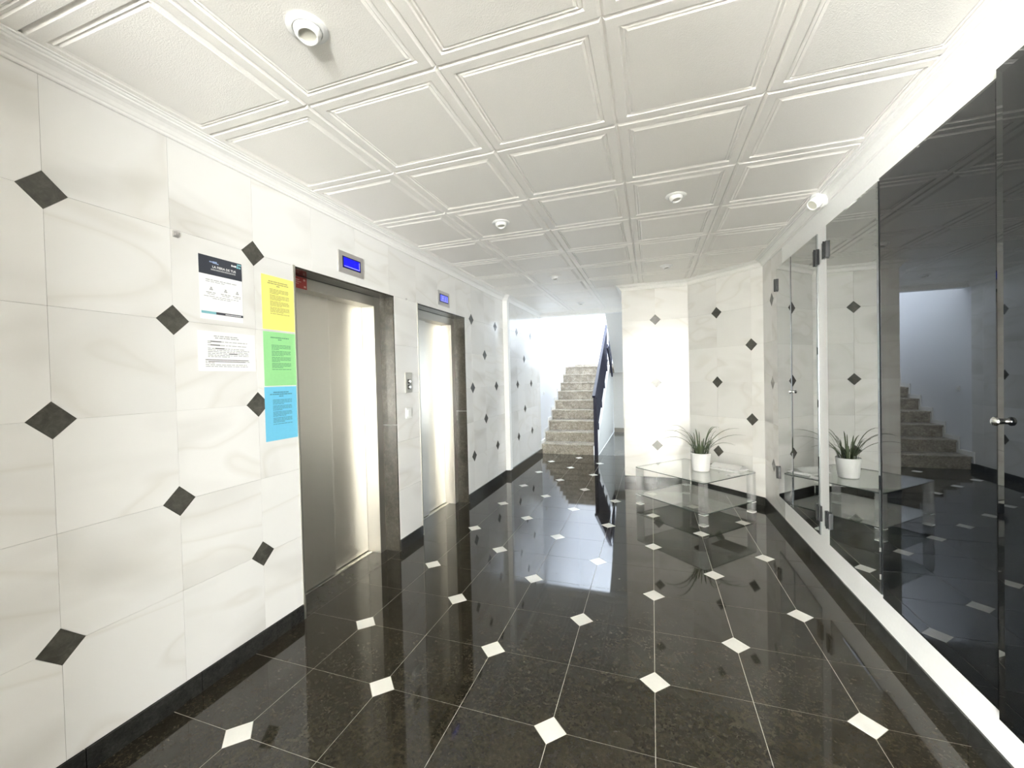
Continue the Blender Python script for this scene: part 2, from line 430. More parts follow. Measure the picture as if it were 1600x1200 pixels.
# back wall, square part
BX0 = -0.35
wb = base_boxes('wall_back', [(BX0 + T, 0.7, YB + T, YB + 0.22, -0.1, H + 0.1)], WGROUT, 'white marble tiled back wall left of the angled corner')
dBk = [(0.055, VZ[5 - k]) for k in (0, 2, 4)]
lay(wb, FB, [BX0, 0.055, 0.44], VZ + [TOP], dBk, G, T - 0.001, MARBLE)
put_diamonds(wb, FB, dBk, 0.0006, T - 0.0005, SLATE)
FBL = frame((BX0, 0, 0), (0, -1, 0), Z)
lay(wb, FBL, [-YB - 0.22, -YB - T], VZ + [TOP], [], G, T - 0.001, MARBLE)
# diagonal wall
LD = (1.10 - 0.44) / S2
wd = MB()
wd.prism([(0.44 + T * 0.4, YB + T), (1.10 + T, 5.96 - 1.10 + T * 0.4), (1.3, 4.9), (1.3, YB + 0.2), (0.6, YB + 0.2)], -0.1, H + 0.1)
wd = wd.build('wall_corner', WGROUT); struct(wd, 'white marble tiled wall set at an angle behind the glass table')
ud = [0, 0.39, 0.80, LD]
dD = [(0.39, VZ[5 - k]) for k in (0, 2, 4)] + [(0.80, VZ[5 - k]) for k in (1, 3)]
lay(wd, FD, ud, VZ + [TOP], dD, G, T - 0.001, MARBLE)
put_diamonds(wd, FD, dD, 0.0006, T - 0.0005, SLATE)
# right wall
wr = base_boxes('wall_right', [(XR + T, 1.4, YE, -7.3, -0.1, H + 0.1), (XR + T, 1.4, -7.3, -4.3, -0.1, 0.05), (XR + T, 1.4, -7.3, -4.3, 2.25, H + 0.1), (XR + T, 1.4, -4.3, 4.87, -0.1, H + 0.1)], WGROUT, 'white wall carrying the smoked glass doors')
dR = [(-4.545, VZ[5 - k]) for k in (0, 2, 4)]
lay(wr, FR, [-4.86, -4.545, -4.20], VZ + [TOP], dR, G, T - 0.001, MARBLE)
put_diamonds(wr, FR, dR, 0.0006, T - 0.0005, SLATE)
MB().box(XR, XR + T + 0.004, 0.3, 4.199, BBH, TOP).build('plaster_face', PAINT, wr)
MB().box(XR, XR + T + 0.004, -4.3, 0.3, BBH, TOP).build('bounce_absorber', plain('dark_absorber', (0.065, 0.055, 0.045), 0.5), wr)  # unseen dark facing, added behind the viewer to soak up bounce light

# baseboards of black stone lengths
def baseboard(name, fr, cuts, label, t=0.010):
    root = empty(name); struct(root, label)
    for a, b in zip(cuts[:-1], cuts[1:]):
        w = b - a; key = ('plinth', round(w, 3), t)
        if key not in _cache:
            me = MB().box(0.0016, w - 0.0016, 0.0, BBH, 0.0, t).mesh('plinth_tile', bevel=0.0012); me.materials.append(BLACKST); _cache[key] = me
        link('plinth_tile', _cache[key], None, root, fr @ Matrix.Translation((a, 0, 0)))
    return root
FLg = FL @ Matrix.Translation((0, 0, -T)); FL2g = FL2 @ Matrix.Translation((0, 0, -T)); FBg = FB @ Matrix.Translation((0, 0, -T)); FDg = FD @ Matrix.Translation((0, 0, -T)); FRg = FR @ Matrix.Translation((0, 0, -T))
TB = 0.016
baseboard('baseboard_left', FLg, [-1.33, -0.75, -0.3, 0.1, 0.49, 0.886, 1.293, 1.69, D1[0] - 0.004], 'black stone baseboard under the marble wall beside the first lift', TB)
baseboard('baseboard_left_middle', FLg, [D1[1], D2[0] - 0.004], 'black stone baseboard between the two lifts', TB)
baseboard('baseboard_left_end', FLg, [D2[1], 4.6, 4.99, 5.38, 5.47], 'black stone baseboard between second lift and pilaster', TB)
baseboard('baseboard_pilaster', frame((-1.975, 5.466, 0), (1, 0, 0), Z), [0.0, 0.080], 'black stone baseboard around the white pilaster', 0.012)
baseboard('baseboard_left_far', FL2g, [5.458, 5.85, 6.24, 6.63, 7.02, YH - 0.02], 'black stone baseboard running to the foot of the stairs', TB + 0.012)
baseboard('baseboard_back', FBg, [BX0 - 0.006, 0.04, 0.43], 'black stone baseboard of the back wall behind the glass table', TB)
baseboard('baseboard_corner', FDg, [0.012, 0.39, 0.78, LD - 0.008], 'black stone baseboard of the angled wall', TB)
baseboard('baseboard_right', FRg, [-4.85, -4.70, -4.31, -3.93, -3.55, -3.17, -2.745, -2.355, -1.965, -1.575, -1.185, -0.795, -0.405, -0.015, 4.3], 'black stone baseboard under the smoked glass doors', TB)

# cornice: moulded profile swept with mitred corners (room on the left of the path)
CPROF = [(0.0, -0.066), (0.009, -0.066), (0.012, -0.062), (0.012, -0.055), (0.016, -0.051), (0.022, -0.038), (0.032, -0.027), (0.045, -0.021),
         (0.048, -0.021), (0.051, -0.018), (0.051, -0.013), (0.058, -0.012), (0.061, -0.009), (0.061, -0.005), (0.070, -0.004), (0.072, 0.004), (0.0, 0.004)]
def sweep(name, path, label, side=1):
    P = [Vector((x, y)) for x, y in path]; n = len(P); v = []; f = []
    for i, p in enumerate(P):
        da = (P[i] - P[i - 1]).normalized() if i else None
        db = (P[i + 1] - P[i]).normalized() if i < n - 1 else None
        nrm = lambda d: Vector((-d.y, d.x)) * side
        if da is None: o = nrm(db)
        elif db is None: o = nrm(da)
        else:
            a, b = nrm(da), nrm(db); o = (a + b); o = o / max(0.2, o.dot(a))
        for d, z in CPROF: v.append((p.x + o.x * d, p.y + o.y * d, H + z))
    m = len(CPROF)
    for i in range(n - 1):
        for k in range(m):
            l = (k + 1) % m
            f.append((i * m + k, i * m + l, (i + 1) * m + l, (i + 1) * m + k))
    f.append(tuple(range(m))); f.append(tuple((n - 1) * m + k for k in reversed(range(m))))
    me = bpy.data.meshes.new(name); me.from_pydata(v, [], f); me.update()
    bm = bmesh.new(); bm.from_mesh(me); bmesh.ops.recalc_face_normals(bm, faces=bm.faces); bm.to_mesh(me); bm.free()
    o = link(name, me, CORNICE); struct(o, label); return o
sweep('trim_1', [(XL, YE), (XL, 5.47), (-1.905, 5.47), (-1.905, 5.556), (XL2, 5.556), (XL2, YH)], 'moulded white cornice along the lift wall', -1)
sweep('trim_2', [(XL2, YH), (BX0, YH)], 'moulded white cornice over the opening to the stairs', -1)
sweep('trim_3', [(BX0, YH), (BX0, YB), (0.44, YB), (XR, 5.96 - XR), (XR, YE)], 'moulded white cornice along back wall, angled wall and glass door wall', -1)

# header over the stair opening and the stairwell shell
hd = MB().box(-2.3, 1.2, YH, YH + 0.14, H - 0.062, 5.2).build('wall_header', PAINT); struct(hd, 'white header wall over the opening to the stairs')
ws = MB().box(-2.3, XL2, YH - 0.02, 11.1, -0.1, 5.2).build('wall_stair_left', STAIRPAINT); struct(ws, 'bluish white wall along the left of the stairs')
wsb = MB().box(XL2, 1.3, 10.95, 11.1, 0.0, 5.2).build('wall_stair_back', STAIRPAINT); struct(wsb, 'bright white wall behind the stair landing')
wsr = MB().box(0.25, 0.4, YH + 0.14, 10.95, 2.0, 5.2).build('wall_stair_right', STAIRPAINT); struct(wsr, 'white wall on the right of the stairwell')
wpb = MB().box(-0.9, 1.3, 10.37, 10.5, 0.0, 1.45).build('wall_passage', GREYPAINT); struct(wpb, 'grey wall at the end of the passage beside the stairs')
pw = empty('added_window_4'); struct(pw, 'added unseen window lighting the passage behind the back wall')  # hidden window, added so its fill brightens the passage
MB().box(1.21, 1.22, 6.3, 9.9, 0.35, 2.25).build('pane', PANEGLASS, pw)
MB().box(1.19, 1.24, 6.3, 9.9, 0.35, 0.39).box(1.19, 1.24, 6.3, 9.9, 2.21, 2.25).box(1.19, 1.24, 6.3, 6.34, 0.39, 2.21).box(1.19, 1.24, 9.86, 9.9, 0.39, 2.21).build('window_frame', ALU, pw)
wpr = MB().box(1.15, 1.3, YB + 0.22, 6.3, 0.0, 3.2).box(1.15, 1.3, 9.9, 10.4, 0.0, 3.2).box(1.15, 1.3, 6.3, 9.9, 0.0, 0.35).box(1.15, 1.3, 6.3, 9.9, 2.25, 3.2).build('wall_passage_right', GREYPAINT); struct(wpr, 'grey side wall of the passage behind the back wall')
wus = MB()
wus.v = []
for x in (-0.978, -0.905): wus.v += [(x, YH, 0.0), (x, 10.37, 0.0), (x, 10.37, 1.44), (x, 9.6, 1.44), (x, 9.6, 0.20 + 0.6207 * 2.3), (x, YH, 0.20)]
wus.f = [(0, 1, 2, 3, 4, 5), (11, 10, 9, 8, 7, 6)] + [(i, 6 + i, 6 + (i + 1) % 6, (i + 1) % 6) for i in range(6)]
wus = wus.build('wall_under_stairs', PAINT); struct(wus, 'white wall under the right side of the stairs')
bp_ = MB().box(-0.89, 1.1, 10.352, 10.37, 0.0, 0.10).build('baseboard_passage', plain('taupe_stone', (0.22, 0.20, 0.17), 0.3)); struct(bp_, 'taupe baseboard at the end of the passage')
# sloping underside of the flight that turns back above the passage
so = MB()
so.v = []
for x in (-0.80, 1.1):
    so.v += [(x, 9.62, 1.45), (x, 9.62, 1.62), (x, YH + 0.14, 3.02), (x, YH + 0.14, 2.76)]
so.f = [(0, 1, 2, 3), (7, 6, 5, 4), (0, 4, 5, 1), (1, 5, 6, 2), (2, 6, 7, 3), (3, 7, 4, 0)]
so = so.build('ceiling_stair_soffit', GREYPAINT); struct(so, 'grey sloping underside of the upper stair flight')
ld = MB().box(XL2, 1.1, 9.63, 10.95, 1.45, 1.62).build('floor_landing', STAIRST); struct(ld, 'granite landing at the top of the stairs')
# roof light over the stairwell
rf = MB()
rf.box(-2.3, 0.4, YH, 7.7, 5.2, 5.3); rf.box(-2.3, 0.4, 10.7, 11.1, 5.2, 5.3); rf.box(-2.3, -1.9, 7.7, 10.7, 5.2, 5.3); rf.box(0.1, 0.4, 7.7, 10.7, 5.2, 5.3)
rf = rf.build('ceiling_stairwell', PAINT); struct(rf, 'white stairwell ceiling around the roof light')
sk = empty('window_1'); struct(sk, 'roof light over the stairwell')
MB().box(-1.9, 0.1, 7.7, 10.7, 5.24, 5.25).build('pane', PANEGLASS, sk)
# unseen side windows, added behind the viewer to let in the fill
sd = empty('added_window_2'); struct(sd, 'added aluminium framed side window behind the viewer')
b_ = MB()
for y in (-7.27, -5.8, -4.33): b_.box(-2.20, -2.14, y - 0.03, y + 0.03, 0.05, 2.25)
for z in (0.08, 2.22): b_.box(-2.20, -2.14, -7.3, -4.3, z - 0.03, z + 0.03)
b_.build('window_frame', ALU, sd)
for y0, y1 in ((-7.24, -5.83), (-5.77, -4.36)): MB().box(-2.174, -2.166, y0, y1, 0.11, 2.19).build('pane', PANEGLASS, sd)
sd = empty('added_window_3'); struct(sd, 'added aluminium framed right hand window behind the viewer')
b_ = MB()
for y in (-7.27, -5.8, -4.33): b_.box(1.26, 1.32, y - 0.03, y + 0.03, 0.05, 2.25)
for z in (0.08, 2.22): b_.box(1.26, 1.32, -7.3, -4.3, z - 0.03, z + 0.03)
b_.build('window_frame', ALU, sd)
for y0, y1 in ((-7.24, -5.83), (-5.77, -4.36)): MB().box(1.286, 1.294, y0, y1, 0.11, 2.19).build('pane', PANEGLASS, sd)
wlo = MB().box(XL, -0.69, -1.45, -1.33, 0, H).build('wall_light_block', PAINT); struct(wlo, 'added white partition behind the viewer, shading the near left wall')  # unseen partition, added to keep the side fill off the near left wall
we = MB().box(-2.3, 1.4, YE - 0.12, YE, -0.1, H + 0.1).build('wall_bounce', plain('beige_wall', (0.46, 0.44, 0.41), 0.6)); struct(we, 'beige end wall behind the viewer, added to bounce light forward')  # unseen solid wall, toned for the light it bounces onto the back wall
gr = MB().box(-30, 30, -40, YE - 0.1, -0.2, -0.02).box(-30, -2.3, YE - 0.1, 1.5, -0.2, -0.02).box(1.4, 30, YE - 0.1, 1.5, -0.2, -0.02).build('ground_outside', plain('paving_outside', (0.45, 0.44, 0.42), 0.8)); struct(gr, 'paved ground outside the entrance')

# ------------------------------------------------------------------ lifts
def lift(name, y0, y1, label):
    root = empty(name); struct(root, label)
    XF = -2.107
    ym = (y0 + y1) / 2 + 0.015
    # granite linings, two lengths a side, and the lintel soffit
    for z0, z1 in ((0.0, 1.035), (1.038, DTOP)):
        MB().box(XF, XL - 0.002, y1 - 0.012, y1 + 0.018, z0, z1).build('jamb_stone', JAMBST, root)
        MB().box(XF, XL - 0.002, y0 - 0.018, y0 + 0.004, z0, z1).build('jamb_stone', JAMBST, root)
    MB().box(XF, XL - 0.002, y0, y1, DTOP - 0.012, DTOP + 0.004).build('lintel_stone', JAMBST, root)
    # steel surround
    fy0, fy1 = y0 + 0.09, y1 - 0.085
    XD = -2.215; zt = 2.0
    MB().box(XD - 0.03, XF, fy1, y1 + 0.0, 0, DTOP).build('door_frame', STEELF, root, bevel=0.002)
    MB().box(XD - 0.03, XF, y0, fy0, 0, DTOP).build('door_frame', STEELF, root, bevel=0.002)
    MB().box(XD - 0.03, XF + 0.006, fy0, fy1, zt, DTOP - 0.014).build('door_header', STEELF, root, bevel=0.002)
    # sliding leaves, the left one running in front
    p1 = MB().box(XD - 0.012, XD + 0.018, fy0 + 0.001, ym, 0.012, zt + 0.05).build('door_panel', STEEL, root, bevel=0.003)
    p2 = MB().box(XD - 0.04, XD - 0.012, ym - 0.03, fy1 - 0.001, 0.012, zt + 0.05).build('door_panel', STEEL, root, bevel=0.003)
    MB().box(XD - 0.05, -2.185, fy0, fy1, -0.002, 0.006).build('threshold', STEEL, root, bevel=0.001)
    MB().box(-2.42, -2.30, y0, y1, 0, DTOP + 0.1).build('shaft_back', BLACKST, root)
    # bright metal edge at the near corner
    MB().box(XL - 0.012, XL + 0.006, y0 - 0.002, y0 + 0.012, 0.0, DTOP + 0.004).build('edge_trim', CHROME if False else STEELF, root, bevel=0.002)
    return root
e1 = lift('door_1', D1[0], D1[1], 'brushed steel lift door nearest the coloured notices')
e2 = lift('door_2', D2[0], D2[1], 'brushed steel lift door farther along, before the diamond tiled wall')

# floor indicators
FLA = FL
def quad_bars(bars, z=0.0004, t=0.0003):
    b = MB()
    for x0, x1, y0, y1 in bars: b.box(x0, x1, y0, y1, z, z + t)
    return b
def indicator(y0, y1, z0, z1, label, bright):
    root = empty('floor_indicator', (XL, y0, z0)); tag(root, label, 'display', 'lift floor indicators')
    f0 = frame((0, 0, 0), (0, 1, 0), Z)
    w, h = y1 - y0, z1 - z0
    MB().box(0, w, 0, h, 0, 0.010).build('face_plate', GREYMETAL, root, f0, bevel=0.002)
    a0, a1, b0, b1 = 0.14 * w, 0.87 * w, 0.24 * h, 0.78 * h
    MB().box(a0, a1, b0, b1, 0.010, 0.0125).build('screen_surround', SCREEND, root, f0)
    s = MB().box(a0 + 0.010, a1 - 0.010, b0 + 0.008, b1 - 0.008, 0.0125, 0.0135).build('screen', SCREENL if bright else SCREEN, root, f0)
    q = MB(); e = 0.004
    q.box(a0 + 0.014, a1 - 0.014, b0 + 0.012, b0 + 0.012 + e, 0.0136, 0.014)
    q.box(a1 - 0.014 - e, a1 - 0.014, b0 + 0.012, b1 - 0.014, 0.0136, 0.014)
    if bright:
        q.box(a1 - 0.060, a1 - 0.054, b0 + 0.02, b1 - 0.02, 0.0136, 0.014); q.box(a0 + 0.045, a0 + 0.05, b0 + 0.02, b1 - 0.02, 0.0136, 0.014)
        q.box(a0 + 0.05, a0 + 0.085, b1 - 0.026, b1 - 0.021, 0.0136, 0.014); q.box(a0 + 0.05, a0 + 0.085, b0 + 0.035, b0 + 0.04, 0.0136, 0.014)
    q.build('digits', SCREENT, s, Matrix.Identity(4))
    return root
indicator(2.248, 2.496, 2.140, 2.287, 'grey plate with plain blue screen over the nearer lift', False)
indicator(3.596, 3.838, 2.134, 2.280, 'grey plate with lit pale blue screen over the farther lift', True)
# call button plate and rocker switch
f0 = frame((0, 0, 0), (0, 1, 0), Z)
cb = empty('call_button_panel', (XL, 3.000, 1.292)); tag(cb, 'steel call button plate between the two lifts', 'button panel')
MB().box(0, 0.102, 0, 0.172, 0, 0.007).build('face_plate', STEELF, cb, f0, bevel=0.002)
for zz in (0.030, 0.078):
    bz = MB().box(0.030, 0.075, zz, zz + 0.038, 0.007, 0.009).build('bezel', BLACKMETAL, cb, f0, bevel=0.0006)
    MB().lathe([(0.0, 0.018), (0.013, 0.017), (0.0155, 0.013), (0.0155, 0.009), (0.0, 0.009)], 20, Matrix.Translation((0.055, zz + 0.019, 0))).build('button', CHROME, bz, Matrix.Identity(4), smooth=True)
sw = empty('light_switch', (XL, 2.996, 1.075)); tag(sw, 'white rocker switch under the call button plate', 'switch')
MB().box(0, 0.088, 0, 0.088, 0, 0.009).build('plate', WHITEPL, sw, f0, bevel=0.003)
MB().box(0.018, 0.070, 0.018, 0.070, 0.009, 0.015).build('rocker', WHITEPL, sw, f0, bevel=0.002)
sw2 = empty('light_switch', (XL2, 7.50, 1.06)); tag(sw2, 'small white switch on the wall at the foot of the stairs', 'switch')
MB().box(0, 0.07, 0, 0.07, 0, 0.009).build('plate', WHITEPL, sw2, f0, bevel=0.003)
MB().box(0.016, 0.054, 0.016, 0.054, 0.009, 0.014).build('rocker', WHITEPL, sw2, f0, bevel=0.002)
# red warning sticker on the first lift's header
st = empty('warning_sticker', (-2.1005, 1.985, 1.998)); tag(st, 'red sticker on the steel header of the nearer lift', 'sticker')
MB().box(0, 0.120, 0, 0.074, 0, 0.0008).build('backing', RED, st, f0)
quad_bars([(0.012, 0.060, 0.052, 0.057), (0.012, 0.075, 0.040, 0.044), (0.012, 0.055, 0.028, 0.032), (0.092, 0.108, 0.052, 0.064), (0.096, 0.112, 0.010, 0.022)], 0.0008).build('print', plain('sticker_print', (0.75, 0.45, 0.38), 0.5), st, f0)['kind'] = 'stuff'

# ------------------------------------------------------------------ notices
def text_mesh(s, size, name):
    cu = bpy.data.curves.new(name, 'FONT'); cu.body = s; cu.size = size; cu.extrude = 0.0001; cu.resolution_u = 2
    cu.offset = size * 0.012
    o = bpy.data.objects.new(name, cu); C.objects.link(o)
    dg = bpy.context.evaluated_depsgraph_get(); me = bpy.data.meshes.new_from_object(o.evaluated_get(dg))
    bpy.data.objects.remove(o); bpy.data.curves.remove(cu)
    me.name = name; return me
def sheet(name, y0, z0, w, h, m, label, tilt=0.0, curl=0.0):
    root = empty(name, (XL + 0.0006, y0, z0)); tag(root, label, 'notice')
    fr = f0 @ Matrix.Rotation(tilt, 4, 'Z')
    b = MB(); n = 8
    for i in range(n + 1):
        x = w * i / n
        for j, y in enumerate((0, h)):
            b.v.append((x, y, 0.0004 + curl * (i / n - 0.5) ** 2)); 
    b.f = [(2 * i, 2 * i + 2, 2 * i + 3, 2 * i + 1) for i in range(n)]
    k = len(b.v); b.v += [(x, y, z - 0.0004) for x, y, z in b.v]
    b.f += [tuple(k + q for q in reversed(ff)) for ff in b.f]
    b.f += [(0, 1, k + 1, k), (2 * n, k + 2 * n, k + 2 * n + 1, 2 * n + 1)] + [(2 * i, k + 2 * i, k + 2 * i + 2, 2 * i + 2) for i in range(n)] + [(2 * i + 1, 2 * i + 3, k + 2 * i + 3, k + 2 * i + 1) for i in range(n)]
    b.build('sheet', m, root, fr)
    return root, fr
def words(x0, x1, y, h, rnd, gap=0.005):
    out = []; x = x0
    while x < x1 - 0.004:
        w = rnd.uniform(0.007, 0.026); e = min(x1, x + w); out.append((x, e, y, y + h)); x = e + gap * rnd.uniform(0.5, 1.0)
    return out
rnd = random.Random(3)
def coloured(name, y0, z0, m, ink, label, tilt, head):
    w, h = 0.210, 0.297
    root, fr = sheet(name, y0, z0, w, h, m, label, tilt)
    bars = []
    for k, (a, b_) in enumerate(head): bars += words(w / 2 - a, w / 2 + a, h - 0.034 - 0.011 * k, 0.006, rnd, 0.003)
    y = h - 0.075; k = 0
    while y > 0.085:
        full = 1.0 if k % 4 != 3 else rnd.uniform(0.35, 0.7)
        bars += words(0.050, 0.050 + 0.125 * full, y, 0.0038, rnd, 0.003)
        y -= 0.0075 if k % 4 != 3 else 0.011; k += 1
    quad_bars(bars, 0.0005).build('print', ink, root, fr)['kind'] = 'stuff'
coloured('notice_sheet', 1.669, 1.697, PAPERY, INKY, 'yellow printed sheet at the top of the column beside the lift', 0.0, [(0.062, 0), (0.068, 0), (0.012, 0)])
coloured('notice_sheet', 1.669, 1.388, PAPERG, INKG, 'green printed sheet between the yellow and the blue one', 0.0, [(0.060, 0), (0.012, 0)])
coloured('notice_sheet', 1.666, 1.085, PAPERB, INKB, 'sky blue printed sheet at the bottom of the column beside the lift', 0.0, [(0.050, 0), (0.072, 0), (0.014, 0)])
# telecom poster
root, fr = sheet('poster', 1.346, 1.712, 0.212, 0.300, PAPER, 'white poster with dark banner and pale lettering above the plain notice', 0.0)
MB().box(0, 0.212, 0.212, 0.300, 0.0005, 0.0008).build('banner', BANNER, root, fr)
tm = text_mesh('LA FIBRA DE TUS', 0.0155, 'banner_lettering'); link('banner_lettering', tm, PAPER, root, fr @ Matrix.Translation((0.063, 0.2475, 0.0012)))
quad_bars(words(0.056, 0.178, 0.236, 0.006, rnd, 0.002), 0.0009).build('subtitle', INKL, root, fr)['kind'] = 'stuff'
quad_bars([(0.158, 0.164, 0.276, 0.285), (0.166, 0.171, 0.276, 0.283), (0.173, 0.183, 0.276, 0.284)], 0.0009).build('wordmark', PAPER, root, fr)['kind'] = 'stuff'
quad_bars([(0.185, 0.195, 0.273, 0.285), (0.197, 0.206, 0.273, 0.281), (0.188, 0.210, 0.288, 0.295)], 0.0009).build('wordmark_tail', TEAL, root, fr)['kind'] = 'stuff'
quad_bars([(0.050, 0.066, 0.272, 0.277), (0.066, 0.086, 0.269, 0.279), (0.086, 0.094, 0.267, 0.272)], 0.0009).build('banner_glow', LILAC, root, fr)['kind'] = 'stuff'
bars = words(0.03, 0.185, 0.186, 0.004, rnd) + words(0.03, 0.12, 0.178, 0.003, rnd) + words(0.02, 0.19, 0.108, 0.003, rnd) + words(0.06, 0.15, 0.100, 0.003, rnd)
for x in (0.055, 0.125, 0.185):
    bars += [(x - 0.008, x + 0.008, 0.140, 0.146), (x - 0.004, x + 0.004, 0.147, 0.155)] + words(x - 0.024, min(0.207, x + 0.024), 0.126, 0.004, rnd) + words(x - 0.018, min(0.205, x + 0.018), 0.119, 0.003, rnd)
quad_bars(bars, 0.0005).build('print', INKL, root, fr)['kind'] = 'stuff'
quad_bars([(0.006, 0.075, 0.026, 0.038)], 0.0005).build('footer_stripe', TEAL, root, fr)
quad_bars([(0.075, 0.212, 0.026, 0.038)], 0.0005).build('footer_bar', BANNER, root, fr)
quad_bars(words(0.12, 0.20, 0.030, 0.003, rnd, 0.002), 0.0009).build('footer_print', PAPER, root, fr)['kind'] = 'stuff'
# plain landscape notice
root, fr = sheet('notice_sheet', 1.330, 1.466, 0.290, 0.190, PAPER, 'white landscape sheet with black text under the poster', 0.0)
bars = words(0.075, 0.20, 0.166, 0.0045, rnd) + words(0.080, 0.20, 0.157, 0.0045, rnd)
for y, a, b_ in ((0.140, 0.045, 0.245), (0.133, 0.045, 0.062), (0.123, 0.045, 0.24), (0.107, 0.045, 0.235), (0.099, 0.045, 0.255), (0.091, 0.045, 0.245), (0.083, 0.045, 0.25), (0.075, 0.045, 0.25), (0.068, 0.045, 0.15), (0.053, 0.033, 0.25), (0.045, 0.033, 0.255), (0.038, 0.033, 0.075), (0.029, 0.033, 0.24), (0.021, 0.033, 0.245)):
    bars += words(a, b_, y, 0.0034, rnd)
quad_bars(bars, 0.0005).build('print', INKL, root, fr)['kind'] = 'stuff'
bold = [(0.058, 0.110, 0.1395, 0.1445), (0.058, 0.105, 0.1225, 0.1275), (0.080, 0.125, 0.1065, 0.1115), (0.148, 0.190, 0.0825, 0.0875), (0.033, 0.25, 0.0525, 0.0560), (0.045, 0.23, 0.0445, 0.048)]
quad_bars(bold, 0.0007).build('bold_print', INK, root, fr)['kind'] = 'stuff'
# little metal hook plates on the marble
for y, z, lb in ((1.241, 2.055, 'small grey metal clip on the marble up and left of the poster'), (3.045, 2.085, 'tiny metal peg at the marble joint between the lifts')):
    hk = empty('wall_clip', (XL, y, z)); tag(hk, lb, 'clip')
    s = 0.022 if y < 2 else 0.012
    MB().box(0, s, 0, s * 1.2, 0, 0.006).build('plate', GREYMETAL, hk, f0, bevel=0.001)
    MB().box(s * 0.3, s * 0.7, s * 0.3, s * 0.7, 0.006, 0.014).build('peg', GREYMETAL, hk, f0, bevel=0.001)

# ------------------------------------------------------------------ smoked glass doors on the right wall
def glass_leaf(y_far, y_near, z0, z1, xf, m, label, hinges=(), knob=None, cham=0.012):
    yc = (y_far + y_near) / 2; w = y_far - y_near - 0.006; h = z1 - z0
    root = empty('glass_door', (xf, yc, z0)); tag(root, label, 'glass door', 'smoked glass doors on the right wall')
    fr = frame((0, 0, 0), (0, -1, 0), Z)      # u = -y, v = z, w = -x (towards the room)
    c = cham; t = 0.010
    b = MB()
    o = [(-w / 2, 0), (w / 2, 0), (w / 2, h), (-w / 2, h)]; i_ = [(-w / 2 + c, c), (w / 2 - c, c), (w / 2 - c, h - c), (-w / 2 + c, h - c)]
    b.v = [(x, y, -t) for x, y in o] + [(x, y, -0.003) for x, y in o] + [(x, y, 0.0) for x, y in i_]
    b.f = [(3, 2, 1, 0), (8, 9, 10, 11)] + [(k, (k + 1) % 4, 4 + (k + 1) % 4, 4 + k) for k in range(4)] + [(4 + k, 4 + (k + 1) % 4, 8 + (k + 1) % 4, 8 + k) for k in range(4)]
    b.build('pane', m, root, fr)
    for side, z in hinges:            # side: 'far' or 'near'
        s = -1 if side == 'far' else 1
        x = s * w / 2
        hg = MB().box(x - 0.035, x + 0.035, z - z0, z - z0 + 0.105, -0.006, 0.012).build('hinge', BLACKMETAL, root, fr, bevel=0.002)
        MB().box(x - 0.004, x + 0.004, z - z0 - 0.004, z - z0 + 0.109, 0.010, 0.017).build('hinge_pin', BLACKMETAL, hg, Matrix.Identity(4))
    if knob:
        ku, kz = knob
        k = MB().lathe([(0.0, 0.030), (0.008, 0.029), (0.014, 0.024), (0.015, 0.018), (0.010, 0.012), (0.009, 0.0), (0.0, 0.0)], 18, Matrix.Translation((ku * w / 2, kz - z0, 0))).build('knob', CHROME, root, fr, smooth=True)
    return root
GX = XR - 0.012
glass_leaf(4.345, 3.935, 0.255, 2.336, GX, GLASS_B, 'narrow smoked glass leaf nearest the angled wall', [('far', 2.13), ('far', 0.42)])
glass_leaf(3.930, 3.370, 0.255, 2.336, GX, GLASS_B, 'second smoked glass leaf from the angled wall, left of the white pier', [('near', 2.12), ('near', 0.36)], (-0.94, 1.23))
glass_leaf(3.215, 2.562, 0.250, 2.342, GX, GLASS_B, 'smoked glass leaf just right of the white pier', [('far', 2.13), ('far', 0.36)])
glass_leaf(2.557, 1.802, 0.238, 2.350, GX, GLASS_A, 'wide dark glass leaf between the pier leaf and the knobbed one')
glass_leaf(1.800, 0.95, 0.222, 2.366, GX - 0.012, GLASS_A, 'nearest dark glass leaf with a chrome knob at the right edge of the picture', [], (-0.935, 1.222), cham=0.030)

# ------------------------------------------------------------------ ceiling spots
def spot(x, y, yaw, label):
    root = empty('ceiling_spotlight', (x, y, H)); tag(root, label, 'ceiling light', 'recessed eyeball spotlights in the ceiling panels')
    MB().lathe([(0.030, -0.001), (0.062, -0.001), (0.064, -0.004), (0.060, -0.008), (0.046, -0.011), (0.044, -0.006), (0.030, -0.004)], 32).build('ring', WHITEPL, root, smooth=True)
    tl = Matrix.Rotation(yaw, 4, 'Z') @ Matrix.Rotation(math.radians(11), 4, 'Y')
    mw = Matrix.Translation((0, 0, -0.004)) @ tl
    R = 0.043; prof = []
    for k in range(9):
        a = math.radians(95 - k * 16.5) ; prof.append((R * math.cos(math.radians(-5 + k * 6.2)), -R * math.sin(math.radians(-5 + k * 6.2))))
    prof += [(0.0275, -0.0300), (0.0262, -0.020)]
    e = MB().lathe(prof, 32).build('eyeball', WHITEPL, root, mw, smooth=True)
    MB().lathe([(0.0, -0.0195), (0.0268, -0.0205), (0.0268, -0.017), (0.0, -0.016)], 24).build('lens', LENS, e, Matrix.Identity(4), smooth=True)
    return root
SP = [(-1.032, 1.071, 'eyeball spotlight nearest the viewer, over the notices'), (-1.032, 2.871, 'eyeball spotlight in front of the nearer lift'),
      (0.168, 2.871, 'eyeball spotlight on the ceiling near the glass doors'), (-1.032, 4.671, 'eyeball spotlight in front of the farther lift'),
      (0.168, 4.671, 'eyeball spotlight over the glass table'), (-1.032, 6.471, 'eyeball spotlight nearest the stairs')]
for x, y, lb in SP: spot(x, y, math.radians(134), lb)
